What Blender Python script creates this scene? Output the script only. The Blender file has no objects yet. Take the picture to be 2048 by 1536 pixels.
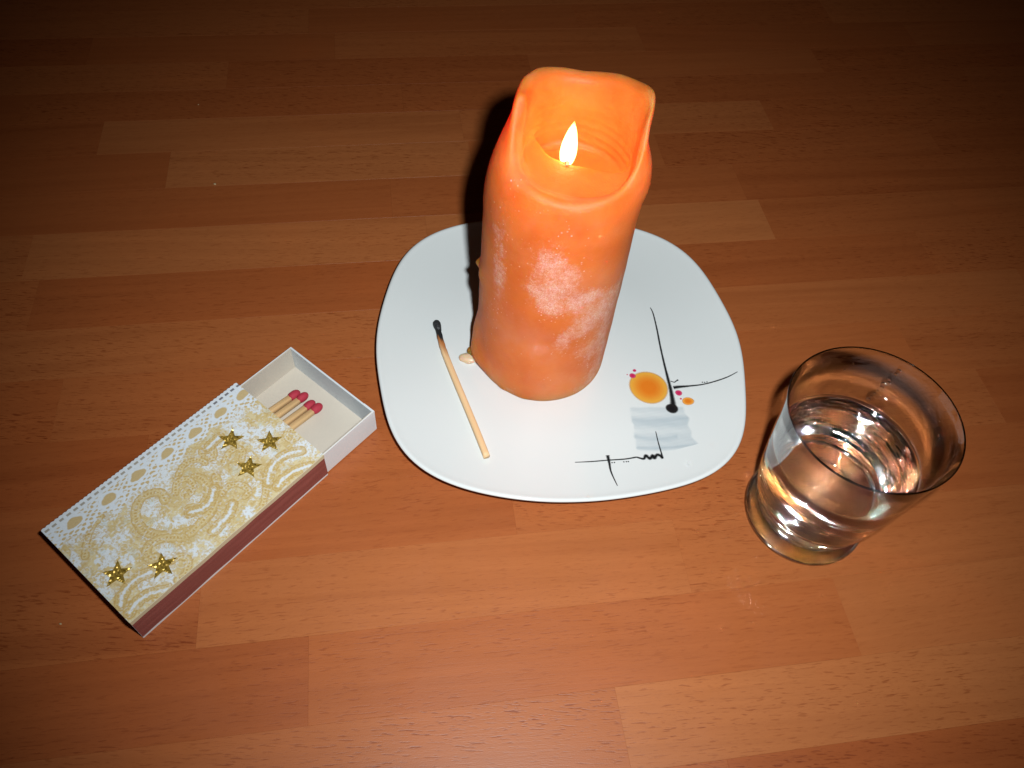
import bpy, bmesh, math, random
import numpy as np
from mathutils import Vector, Matrix, Quaternion
random.seed(4); rng = np.random.default_rng(7)
sc = bpy.context.scene
SC = 100.0           # 1 Blender unit = 1 cm
MM = 0.001 * SC
sc.unit_settings.system = 'METRIC'; sc.unit_settings.scale_length = 0.01
PI = math.pi

# ---------------------------------------------------------------- camera
F_PX, PITCH, ROLL, H = 1630.82, 0.945054, 0.10340443, 0.200 * SC
fw = Vector((0, math.cos(PITCH), -math.sin(PITCH))); r0 = Vector((1, 0, 0)); u0 = r0.cross(fw)
rt = r0 * math.cos(ROLL) + u0 * math.sin(ROLL); up = u0 * math.cos(ROLL) - r0 * math.sin(ROLL)
cam = bpy.data.cameras.new('camera'); camo = bpy.data.objects.new('camera', cam); sc.collection.objects.link(camo)
m = Matrix((rt, up, -fw)).transposed().to_4x4(); m.translation = (0, 0, H); camo.matrix_world = m
cam.sensor_width = 36; cam.lens = F_PX / 2048 * 36; cam.clip_start = 0.5; cam.clip_end = 1000
sc.camera = camo

# ---------------------------------------------------------------- light
w = bpy.data.worlds.new('World'); sc.world = w; w.use_nodes = True
bg = w.node_tree.nodes['Background']; bg.inputs[0].default_value = (1, .40, .18, 1); bg.inputs[1].default_value = 0.008
FL = Vector((0.0160, 0.0120, 0.208)) * SC          # the camera's own flash, right of the lens
ld = bpy.data.lights.new('camera_flash', 'SPOT'); lo = bpy.data.objects.new('camera_flash', ld); sc.collection.objects.link(lo)
lo.location = FL
aim = Vector((0.014, 0.150, 0.0)) * SC - FL
lo.rotation_euler = aim.to_track_quat('-Z', 'Y').to_euler()
ld.energy = 3.15 * SC ** 2; ld.color = (0.93, 0.985, 1.0); ld.shadow_soft_size = 0.0038 * SC
ld.spot_size = math.radians(94); ld.spot_blend = 1.0
sc.view_settings.view_transform = 'Standard'; sc.view_settings.look = 'None'
sc.view_settings.exposure = 0.0; sc.view_settings.gamma = 1.0
sc.cycles.max_bounces = 16; sc.cycles.transmission_bounces = 14; sc.cycles.transparent_max_bounces = 16
sc.cycles.caustics_refractive = True; sc.cycles.caustics_reflective = False
sc.cycles.blur_glossy = 0.0; sc.cycles.sample_clamp_indirect = 0.0; sc.cycles.use_guiding = True
sc.cycles.use_denoising = True

# ---------------------------------------------------------------- helpers
COL = sc.collection
def link(name, me, mat=None, parent=None, smooth=False):
    o = bpy.data.objects.new(name, me); COL.objects.link(o)
    if mat: me.materials.append(mat)
    if parent: o.parent = parent
    if smooth: me.polygons.foreach_set('use_smooth', [True] * len(me.polygons))
    return o
def mesh(name, V, F):
    me = bpy.data.meshes.new(name); me.from_pydata([tuple(v) for v in V], [], [tuple(f) for f in F]); me.update(); return me
def tag(o, label=None, cat=None, group=None, kind=None):
    if label: o['label'] = label
    if cat: o['category'] = cat
    if group: o['group'] = group
    if kind: o['kind'] = kind
    return o
def empty(name, loc, rz=0):
    o = bpy.data.objects.new(name, None); COL.objects.link(o); o.location = loc; o.rotation_euler = (0, 0, rz)
    o.empty_display_size = 1; return o
def chamfer_box(x0, x1, y0, y1, z0, z1, c):
    V = [(x0, y0, z0), (x1, y0, z0), (x1, y1, z0), (x0, y1, z0), (x0, y0, z1 - c), (x1, y0, z1 - c), (x1, y1, z1 - c), (x0, y1, z1 - c),
         (x0 + c, y0 + c, z1), (x1 - c, y0 + c, z1), (x1 - c, y1 - c, z1), (x0 + c, y1 - c, z1)]
    F = [(3, 2, 1, 0)]
    for i in range(4):
        j = (i + 1) % 4; F += [(i, j, 4 + j, 4 + i), (4 + i, 4 + j, 8 + j, 8 + i)]
    F.append((8, 9, 10, 11)); return V, F
def boxo(name, x0, x1, y0, y1, z0, z1, mat, parent=None, c=0.05):
    V, F = chamfer_box(x0 * MM, x1 * MM, y0 * MM, y1 * MM, z0 * MM, z1 * MM, c * MM)
    return link(name, mesh(name, V, F), mat, parent)
def lathe(name, prof, seg=128, closed=False):
    V = []; F = []; rings = []
    for r, z in prof:
        if r < 1e-6: rings.append([len(V)]); V.append((0, 0, z * MM))
        else:
            b = len(V); rings.append(list(range(b, b + seg)))
            for k in range(seg):
                a = 2 * PI * k / seg; V.append((r * MM * math.cos(a), r * MM * math.sin(a), z * MM))
    for A, B in zip(rings, rings[1:]):
        for k in range(seg):
            k2 = (k + 1) % seg
            if len(A) == 1: F.append((A[0], B[k2], B[k]))
            elif len(B) == 1: F.append((A[k], A[k2], B[0]))
            else: F.append((A[k], A[k2], B[k2], B[k]))
    return mesh(name, V, F)
def spline(P, n):
    P = [np.array(p, float) for p in P]; out = []
    for i in range(len(P) - 1):
        p0 = P[max(i - 1, 0)]; p1 = P[i]; p2 = P[i + 1]; p3 = P[min(i + 2, len(P) - 1)]
        for t in np.linspace(0, 1, n, endpoint=False):
            out.append(.5 * ((2 * p1) + (-p0 + p2) * t + (2 * p0 - 5 * p1 + 4 * p2 - p3) * t ** 2 + (-p0 + 3 * p1 - 3 * p2 + p3) * t ** 3))
    out.append(P[-1]); return np.array(out)
def vcol(me, name, arr):
    a = me.color_attributes.new(name, 'FLOAT_COLOR', 'POINT')
    c = np.ones((len(me.vertices), 4), np.float32); c[:, :arr.shape[1]] = arr; a.data.foreach_set('color', c.ravel())
class NT:
    def __init__(s, name):
        s.m = bpy.data.materials.new(name); s.m.use_nodes = True; s.t = s.m.node_tree
        s.b = s.t.nodes['Principled BSDF']; s.out = s.t.nodes['Material Output']
    def n(s, typ, props=None, **inp):
        x = s.t.nodes.new(typ)
        for k, v in (props or {}).items(): setattr(x, k, v)
        for k, v in inp.items():
            key = int(k[1:]) if k[0] == 'i' and k[1:].isdigit() else k.replace('_', ' ')
            s.set(x.inputs[key], v)
        return x
    def set(s, sock, v):
        if isinstance(v, bpy.types.NodeSocket): s.t.links.new(v, sock)
        elif isinstance(v, bpy.types.Node): s.t.links.new(v.outputs[0], sock)
        else: sock.default_value = v
    def bs(s, **k):
        for a, v in k.items(): s.set(s.b.inputs[a.replace('_', ' ')], v)
    def math(s, op, a, b=0.0, c=0.0, clamp=False):
        x = s.n('ShaderNodeMath', {'operation': op, 'use_clamp': clamp}); s.set(x.inputs[0], a); s.set(x.inputs[1], b); s.set(x.inputs[2], c); return x.outputs[0]
    def mix(s, f, a, b, mode='MIX'):
        x = s.n('ShaderNodeMix', {'data_type': 'RGBA', 'blend_type': mode, 'clamp_factor': True}); s.set(x.inputs[0], f); s.set(x.inputs[6], a); s.set(x.inputs[7], b); return x.outputs[2]
    def ramp(s, f, a, b):   # smooth 0..1 between a and b
        x = s.n('ShaderNodeMapRange', {'interpolation_type': 'SMOOTHSTEP'}); s.set(x.inputs[0], f); s.set(x.inputs[1], a); s.set(x.inputs[2], b); return x.outputs[0]
    def noise(s, vec, scale=1, det=3, rough=.5, dist=0):
        return s.n('ShaderNodeTexNoise', None, Vector=vec, Scale=scale, Detail=det, Roughness=rough, Distortion=dist).outputs[0]
    def coord(s, kind='obj'):   # object (or world) position in metres
        src = s.n('ShaderNodeTexCoord').outputs['Object'] if kind == 'obj' else s.n('ShaderNodeNewGeometry').outputs['Position']
        x = s.n('ShaderNodeVectorMath', {'operation': 'SCALE'}); s.set(x.inputs[0], src); x.inputs['Scale'].default_value = 1 / SC; return x.outputs[0]
    def bump(s, h, strength, dist):
        x = s.n('ShaderNodeBump', None, Height=h, Strength=strength, Distance=dist * SC); s.set(s.b.inputs['Normal'], x.outputs[0])
def simple(name, col, rough=.5, **k):
    n = NT(name); n.bs(Base_Color=(*col, 1), Roughness=rough, **k); return n.m
def paper(name, col, rough=.75, grain=.05):
    n = NT(name); tc = n.coord()
    f = n.noise(tc, 1400, 4, .6); g = n.noise(tc, 120, 2)
    c = n.mix(n.math('MULTIPLY', n.math('ADD', f, g), .5), (*[x * (1 - 2.2 * grain) for x in col], 1), (*[min(1, x * (1 + grain)) for x in col], 1))
    n.bs(Base_Color=c, Roughness=rough); n.bump(f, .12, .0001); return n.m

# ---------------------------------------------------------------- wooden table top of glued staves
def wood_material():
    n = NT('beech_stave'); oi = n.n('ShaderNodeObjectInfo'); tc = n.coord()
    rnd = oi.outputs['Random']
    off = n.n('ShaderNodeCombineXYZ'); n.set(off.inputs[0], n.math('MULTIPLY', rnd, 37.0)); n.set(off.inputs[1], n.math('MULTIPLY', rnd, 91.0)); n.set(off.inputs[2], n.math('MULTIPLY', rnd, 13.0))
    p = n.n('ShaderNodeVectorMath', {'operation': 'ADD'}); n.set(p.inputs[0], tc); n.set(p.inputs[1], off.outputs[0])
    rz = n.n('ShaderNodeVectorRotate', {'rotation_type': 'Z_AXIS'}); n.set(rz.inputs['Vector'], tc); n.set(rz.inputs['Angle'], n.math('MULTIPLY', n.math('SUBTRACT', n.math('FRACT', n.math('MULTIPLY', rnd, 17.3)), .5), .13))
    p2 = n.n('ShaderNodeVectorMath', {'operation': 'ADD'}); n.set(p2.inputs[0], rz.outputs[0]); n.set(p2.inputs[1], off.outputs[0])
    def sc_(v, s): x = n.n('ShaderNodeVectorMath', {'operation': 'MULTIPLY'}); n.set(x.inputs[0], v); x.inputs[1].default_value = s; return x.outputs[0]
    streak = n.noise(sc_(p2.outputs[0], (14, 480, 1)), 1, 4, .6, .25)
    band = n.noise(sc_(p2.outputs[0], (5, 110, 1)), 1, 2, .5, .2)
    fine = n.noise(sc_(p2.outputs[0], (120, 3200, 1)), 1, 3, .6)
    blotch = n.noise(p.outputs[0], 42, 3, .5)
    r2 = n.math('FRACT', n.math('MULTIPLY', rnd, 7.77)); r3 = n.math('FRACT', n.math('MULTIPLY', rnd, 31.7))
    # short dark ray flecks
    rf = n.n('ShaderNodeVectorRotate', {'rotation_type': 'Z_AXIS'}); n.set(rf.inputs['Vector'], p.outputs[0]); n.set(rf.inputs['Angle'], n.math('MULTIPLY', n.math('SUBTRACT', r2, .35), .28))
    d1 = n.noise(sc_(rf.outputs[0], (300, 2300, 1)), 1, 2, .45, .3); d2 = n.noise(sc_(rf.outputs[0], (650, 4600, 1)), 1, 1, .4)
    patch = n.ramp(n.noise(sc_(p.outputs[0], (16, 60, 1)), 1, 2), .30, .70)
    amp = n.math('MULTIPLY', n.math('ADD', n.math('MULTIPLY', patch, .6), .4), n.math('ADD', n.math('MULTIPLY', r2, .75), .25))
    fleck = n.math('MULTIPLY', n.math('ADD', n.ramp(d1, .56, .70), n.math('MULTIPLY', n.ramp(d2, .60, .74), .5)), n.math('MULTIPLY', amp, .95), 0, True)
    base = oi.outputs['Color']
    dark = n.mix(1.0, base, (.66, .53, .45, 1), 'MULTIPLY'); lite = n.mix(1.0, base, (1.16, 1.18, 1.18, 1), 'MULTIPLY')
    c = n.mix(n.ramp(streak, .25, .75), n.mix(.16, base, dark), n.mix(.32, base, lite))
    c = n.mix(n.math('MULTIPLY', n.ramp(band, .50, .72), n.math('ADD', n.math('MULTIPLY', r3, .34), .05)), c, dark)
    c = n.mix(n.math('MULTIPLY', n.ramp(fine, .5, .8), .16), c, dark)
    c = n.mix(n.math('MULTIPLY', n.ramp(blotch, .45, .8), .35), c, n.mix(1.0, c, (1.12, 1.02, .92, 1), 'MULTIPLY'))
    c = n.mix(fleck, c, n.mix(1.0, base, (.52, .34, .24, 1), 'MULTIPLY'))
    smear = n.noise(n.coord('pos'), 38, 4, .6, .8)
    n.bs(Base_Color=c, Roughness=n.math('ADD', n.math('MULTIPLY', smear, .22), .30), Specular_IOR_Level=.32, Coat_Weight=.15, Coat_Roughness=.38)
    h = n.math('ADD', n.math('MULTIPLY', fine, .5), n.math('MULTIPLY', fleck, -.8))
    n.bump(n.math('ADD', h, n.math('MULTIPLY', n.noise(p.outputs[0], 3500, 2), .5)), .35, .00009)
    return n.m
WOOD = wood_material()
WA = 0.2202507
K = 0.01009 * SC                                   # stave grid unit
base_me = mesh('tabletop', *chamfer_box(-30 * K + .02, 44 * K - .02, -2.9 * K + .02, 40.6 * K - .02, -3.0, -.60, .05))
tabletop = link('tabletop', base_me, simple('stave_core', (.10, .035, .014), .6)); tag(tabletop, kind='structure'); tabletop.rotation_euler = (0, 0, WA)
edges_v = [-2.9, -.9, 1.07, 3.05, 4.93, 7.0, 9.1, 11.15, 13.2, 15.38, 17.27, 19.36, 21.42, 23.45, 25.4, 27.3, 29.12, 30.95, 32.85, 34.8, 36.7, 38.6, 40.6]
rows = {3: [(-22, -.1), (-9.3, .12), (4.36, .62), (17.4, .2)],
        2: [(-9, -.3), (6.6, -.55), (19.5, .1)],
        4: [(-16, -.5), (-2.80, -.05), (10.68, .45), (23, 0)],
        5: [(-18, 0), (-5.43, .42), (6.85, .30), (19.9, -.2)],
        6: [(-23, -.35), (-10.6, -.1), (2.6, .08), (14.9, -.15), (27, 0)],
        7: [(-19, -.6), (-7.2, -.15), (5.7, .1), (17.9, -.35), (29, .1)],
        8: [(-22, -.3), (-9.8, 0), (3.0, .1), (16.1, .05), (28, -.3)],
        9: [(-25, -.1), (-12.9, .32), (.4, 0), (9.1, .25), (21.5, -.2)],
        10: [(-24, .05), (-11.19, -.45), (2.3, -.2), (9.4, -.42), (18.6, -.2), (30.5, 0)],
        11: [(-24, .35), (-11.75, .55), (1.08, .7), (13.3, -.15), (24.9, -.4)],
        12: [(-26, -.3), (-13.1, -.35), (-.04, -.12), (12.9, -.45), (26, -.2)],
        13: [(-20, -.45), (-7.82, .55), (3.0, -.1), (10.3, -.4), (21.7, -.55)],
        14: [(-23, -.5), (-10.38, .42), (2.86, .30), (15.27, -.45), (27.9, -.2)],
        15: [(-26, -.5), (-13.4, -.4), (.70, -.3), (12.0, -.5), (25.2, -.3)],
        16: [(-19, .12), (-6.12, -.45), (6.1, -.25), (18.8, -.5)],
        17: [(-24, -.6), (-11.6, -.3), (-1.9, .05), (11.3, -.5), (24, -.2)]}
def tone(t):
    t *= .48; a = np.array([.262, .056, .0125]); b = np.array([.345, .096, .0260]); c = np.array([.415, .148, .0470])
    k = (b + (c - b) * t / .65) if t > 0 else (b + (b - a) * t / .6)
    return (*np.clip(k, .01, 1), 1)
for i in range(len(edges_v) - 1):
    v0, v1 = edges_v[i], edges_v[i + 1]
    if i in rows: js = rows[i]
    else:
        js = []; u = -30 + random.uniform(0, 10)
        while u < 46: js.append((u, random.uniform(-.5, .2))); u += random.uniform(11.5, 13.6)
    lo_, hi_ = -30, 44
    st = [j[0] for j in js]; tn = [j[1] for j in js]
    while st[0] > lo_ - 1: st.insert(0, st[0] - 12.6); tn.insert(0, random.uniform(-.5, .2))
    while st[-1] < hi_: st.append(st[-1] + 12.8); tn.append(random.uniform(-.5, .2))
    for k in range(len(st) - 1):
        if st[k + 1] <= lo_ or st[k] >= hi_: continue
        st[k] = max(st[k], lo_); st[k + 1] = min(st[k + 1], hi_)
        hu, hv = (st[k + 1] - st[k]) * K / 2, (v1 - v0) * K / 2; g = .0007
        V, F = chamfer_box(-hu + g, hu - g, -hv + g, hv - g, -.6, 0, .0018)
        o = link('plank', mesh('plank', V, F), WOOD, tabletop)
        o.location = ((st[k] + st[k + 1]) / 2 * K, (v0 + v1) / 2 * K, random.uniform(-.003, 0))
        o.color = tone(tn[k] + random.uniform(-.06, .06))

# ---------------------------------------------------------------- plate
PC = (13.780, 157.319); PA = .1097368
NEXP, AX = 2.76006, 54.5537
CO = [0.051, -0.459, -0.002, 0.495, -0.294, 0.161, -0.218, 0.181, -0.346, 0.015, 0.022, -0.015, 0.115, 0.015, 0.108, 0.423, 0.08, 0.011, 0.012, 0.089, 0.009]
def plate_R(t):
    se = AX / (abs(math.cos(t)) ** NEXP + abs(math.sin(t)) ** NEXP) ** (1 / NEXP)
    s = CO[0]
    for k in range(1, 11): s += CO[2 * k - 1] * math.cos(k * t) + CO[2 * k] * math.sin(k * t)
    return se + s
def plate_z(x, y):
    rho = math.hypot(x, y) / plate_R(math.atan2(y, x)); s = min(max((rho - .60) / .38, 0), 1); return 4.4 + 2.75 * s ** 2.3
plate = empty('plate', (PC[0] * MM, PC[1] * MM, 0), PA)
tag(plate, 'white porcelain rounded-square saucer with abstract grey and orange brush motif under the candle', 'plate')
prof = []
for s in np.linspace(0, 1, 40)[1:]:
    q = min(max((s * .976 - .60) / .38, 0), 1); prof.append((s * .976, 4.4 + 2.75 * q ** 2.3))
prof += [(.983, 7.26), (.990, 7.28), (.996, 7.16), (.9992, 6.98), (1.0, 6.80), (.999, 6.6), (.994, 6.35), (.985, 6.1), (.95, 5.2), (.88, 3.9), (.78, 2.6), (.68, 1.7), (.62, 1.3), (.60, .9), (.595, .1), (.585, .0), (.57, .0), (.56, .2), (.555, 1.4), (.50, 1.5), (.30, 1.5)]
SEG = 192; V = [(0, 0, 4.4 * MM)]; F = []
ang = [2 * PI * k / SEG for k in range(SEG)]; RR = [plate_R(a) for a in ang]
for rho, z in prof:
    for a, R in zip(ang, RR): V.append((R * rho * math.cos(a) * MM, R * rho * math.sin(a) * MM, z * MM))
V.append((0, 0, 1.5 * MM))
for k in range(SEG): F.append((0, 1 + k, 1 + (k + 1) % SEG))
for j in range(len(prof) - 1):
    for k in range(SEG):
        k2 = (k + 1) % SEG; F.append((1 + j * SEG + k, 1 + (j + 1) * SEG + k, 1 + (j + 1) * SEG + k2, 1 + j * SEG + k2))
b = 1 + (len(prof) - 1) * SEG
for k in range(SEG): F.append((b + k, len(V) - 1, b + (k + 1) % SEG))
def porcelain():
    n = NT('porcelain'); tc = n.coord()
    sp = n.n('ShaderNodeTexVoronoi', None, Vector=tc, Scale=95.0)
    spot = n.math('MULTIPLY', n.math('SUBTRACT', 1.0, n.ramp(sp.outputs[0], .012, .03)), n.ramp(sp.outputs['Color'], .6, .7))
    c = n.mix(n.math('MULTIPLY', spot, .35), (.665, .695, .69, 1), (.30, .32, .32, 1))
    n.bs(Base_Color=c, Roughness=.16, Specular_IOR_Level=.5, Coat_Weight=.5, Coat_Roughness=.05, Subsurface_Weight=.0)
    n.bump(n.noise(tc, 240, 2), .05, .0002); return n.m
PORC = porcelain()
link('dish', mesh('dish', V, F), PORC, plate, True)
# printed brush motif: thin glaze layers following the surface
def glaze(name):
    n = NT(name); a = n.n('ShaderNodeVertexColor', {'layer_name': 'ink'})
    n.bs(Base_Color=a.outputs[0], Roughness=.16, Coat_Weight=.5, Coat_Roughness=.05, Alpha=a.outputs[1]); return n.m
GLAZE = glaze('printed_glaze'); lift = [0.03]
def ribbon(name, pts, widths, col=(.012, .013, .014), n=14, jit=.05):
    P = spline(pts, n); wd = .85 * np.interp(np.linspace(0, 1, len(P)), np.linspace(0, 1, len(widths)), widths)
    T = np.gradient(P, axis=0); T /= np.maximum(np.hypot(T[:, 0], T[:, 1])[:, None], 1e-9); N = np.c_[-T[:, 1], T[:, 0]]
    wd = wd * (1 + rng.normal(0, jit, len(P))); V = []; C = []; F = []; lift[0] += .004
    for i in range(len(P)):
        for s, al in ((-1.8, 0.0), (-.45, 1), (.45, 1), (1.8, 0.0)):
            q = P[i] + N[i] * wd[i] * s * .5
            V.append((q[0] * MM, q[1] * MM, (plate_z(*q) + lift[0]) * MM)); C.append((*col, al))
    for i in range(len(P) - 1):
        for k in range(3): F.append((4 * i + k, 4 * i + k + 1, 4 * i + 5 + k, 4 * i + 4 + k))
    me = mesh(name, V, F); vcol(me, 'ink', np.array(C)); o = link(name, me, GLAZE, plate); return o
def blob(name, c, rx, ry, ci, ce, rot=0, soft=.16, wob=.03):
    V = [(c[0] * MM, c[1] * MM, 0)]; C = [(*ci, 1)]; F = []; n = 48; lift[0] += .004; ph = rng.uniform(0, 6, 3)
    rs = [.35, .6, .78, .9, 1 - soft * .3, 1 + soft * .5]
    for j, r in enumerate(rs):
        t = max(0, (r - .45) / .5); t = min(1, t)
        for k in range(n):
            a = 2 * PI * k / n; w_ = 1 + wob * (math.sin(2 * a + ph[0]) + .5 * math.sin(3 * a + ph[1]))
            x = rx * r * w_ * math.cos(a); y = ry * r * w_ * math.sin(a)
            V.append(((c[0] + x * math.cos(rot) - y * math.sin(rot)) * MM, (c[1] + x * math.sin(rot) + y * math.cos(rot)) * MM, 0))
            C.append((*[ci[q] * (1 - t) + ce[q] * t for q in range(3)], 0.0 if j == len(rs) - 1 else (.9 if j == len(rs) - 2 else 1)))
    for k in range(n): F.append((0, 1 + k, 1 + (k + 1) % n))
    for j in range(len(rs) - 1):
        for k in range(n):
            k2 = (k + 1) % n; F.append((1 + j * n + k, 1 + (j + 1) * n + k, 1 + (j + 1) * n + k2, 1 + j * n + k2))
    V = [(x, y, (plate_z(x / MM, y / MM) + lift[0]) * MM) for x, y, _ in V]
    me = mesh(name, V, F); vcol(me, 'ink', np.array(C)); return link(name, me, GLAZE, plate)
# grey watercolour wash
lift[0] = .03; NX, NY = 70, 64; V = []; C = []; F = []
left = lambda t: np.interp(t, [0, .35, .42, .7, .72, 1], [18.6, 18.55, 19.1, 18.6, 18.9, 18.9]); right = lambda t: np.interp(t, [0, .28, .42, .7, .86, 1], [34.9, 36.2, 35.8, 36.2, 37.2, 29.5])
def sm(x, a, b_): x = np.clip((x - a) / (b_ - a), 0, 1); return x * x * (3 - 2 * x)
for j in range(NY):
    t = j / (NY - 1)
    for i in range(NX):
        s = i / (NX - 1); x = left(t) + (right(t) - left(t)) * s + .22 * math.sin(t * 23 + 1) * (s > .5) ; y = -21.9 - 15.3 * t - .5 * math.sin(s * 3) * t + .5 * s * (1 - t)
        d = .34 + .30 * math.exp(-((t - .30 - .02 * math.sin(s * 5)) / .055) ** 2) + .18 * math.exp(-((t - .40) / .05) ** 2) + .28 * math.exp(-((t - .66 - .06 * math.sin(s * 4)) / .05) ** 2) * (s < .75) + .35 * math.exp(-((t - .93 + .05 * s) / .035) ** 2) - .16 * math.exp(-((t - .17) / .06) ** 2) - .15 * math.exp(-((t - .55) / .05) ** 2) + .10 * s + .05 * math.sin(s * 17 + t * 31) * math.sin(t * 60)
        e = sm(s, 0, .05) * sm(1 - s, 0, .05) * sm(t, 0, .05) * sm(1 - t, 0, .06)
        V.append((x * MM, y * MM, (plate_z(x, y) + lift[0]) * MM)); C.append((.31, .43, .52, max(0, min(1, d * .42)) * e))
for j in range(NY - 1):
    for i in range(NX - 1): F.append((j * NX + i, (j + 1) * NX + i, (j + 1) * NX + i + 1, j * NX + i + 1))
me = mesh('printed_wash', V, F); vcol(me, 'ink', np.array(C)); link('printed_wash', me, GLAZE, plate)
OC, OE = (.70, .185, .015), (.74, .37, .05)
blob('printed_dot', (25.45, -14.9), 5.75, 5.55, OC, OE, -.3, .14, .02); blob('printed_dot', (36.63, -19.84), 1.62, 1.35, OC, (.80, .36, .06), 0, .3)
for c, r in (((21.88, -8.71), .52), ((21.06, -10.68), .9), ((19.47, -10.3), .2), ((34.27, -16.82), .98), ((34.6, -18.95), .3)):
    blob('printed_dot', c, r, r * .95, (.50, .022, .09), (.60, .07, .17), 0, .3)
ribbon('printed_line', [(29.91, 16.65), (30.52, 14.09), (30.9, 7.92), (31.05, 1.13), (31.35, -5.46), (31.7, -10.89), (32.01, -15.73), (32.0, -20.48), (31.7, -22.2)], [.22, .35, .42, .5, .52, .62, .8, 1.0, 1.5, 1.9])
blob('printed_dot', (31.45, -22.45), 1.72, 1.6, (.012, .011, .012), (.02, .018, .018), 0, .3)
ribbon('printed_line', [(32.95, -14.9), (34.74, -14.6), (38.08, -14.3), (42.03, -13.89), (46.04, -12.96), (49.7, -11.82), (52.7, -10.41)], [1.0, .85, .5, .38, .38, .34, .2])
ribbon('printed_line', [(1.34, -41.13), (5.92, -40.86), (10.72, -40.38), (15.54, -40.0), (18.93, -39.33)], [.2, .32, .35, .38, .42])
ribbon('printed_line', [(18.93, -39.33), (19.62, -39.65), (20.87, -39.92), (21.58, -38.76), (22.52, -39.93), (23.5, -38.78), (23.82, -39.81), (24.74, -38.62), (25.61, -38.94), (26.18, -39.98)], [.42, .5, .65, .75, .8, .8, .8, .8, .8, .6], n=8)
ribbon('printed_line', [(25.53, -30.5), (25.75, -34.22), (26.03, -37.38), (26.2, -39.85)], [.2, .3, .36, .5])
ribbon('printed_line', [(10.75, -38.7), (10.95, -41.35), (11.1, -44.45), (12.2, -49.28)], [.9, .6, .42, .2])
ribbon('printed_line', [(32.4, -12.5), (33.5, -12.9), (34.09, -12.5), (34.82, -12.0)], [.25, .3, .3, .5])
for p in ((41.95, -13.1), (42.59, -13.2), (43.31, -13.1), (11.74, -41.25), (12.41, -41.2), (15.07, -41.0), (15.8, -40.95), (16.36, -40.9)): blob('printed_dot', p, .2, .2, (.02, .02, .02), (.03, .03, .03), 0, .4)

# ---------------------------------------------------------------- candle
U = 200.0
CC = (.0371 * U, .7725 * U); VIEW = math.radians(87.2504); CR = .0959 * U; CZ0 = 4.45
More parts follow.
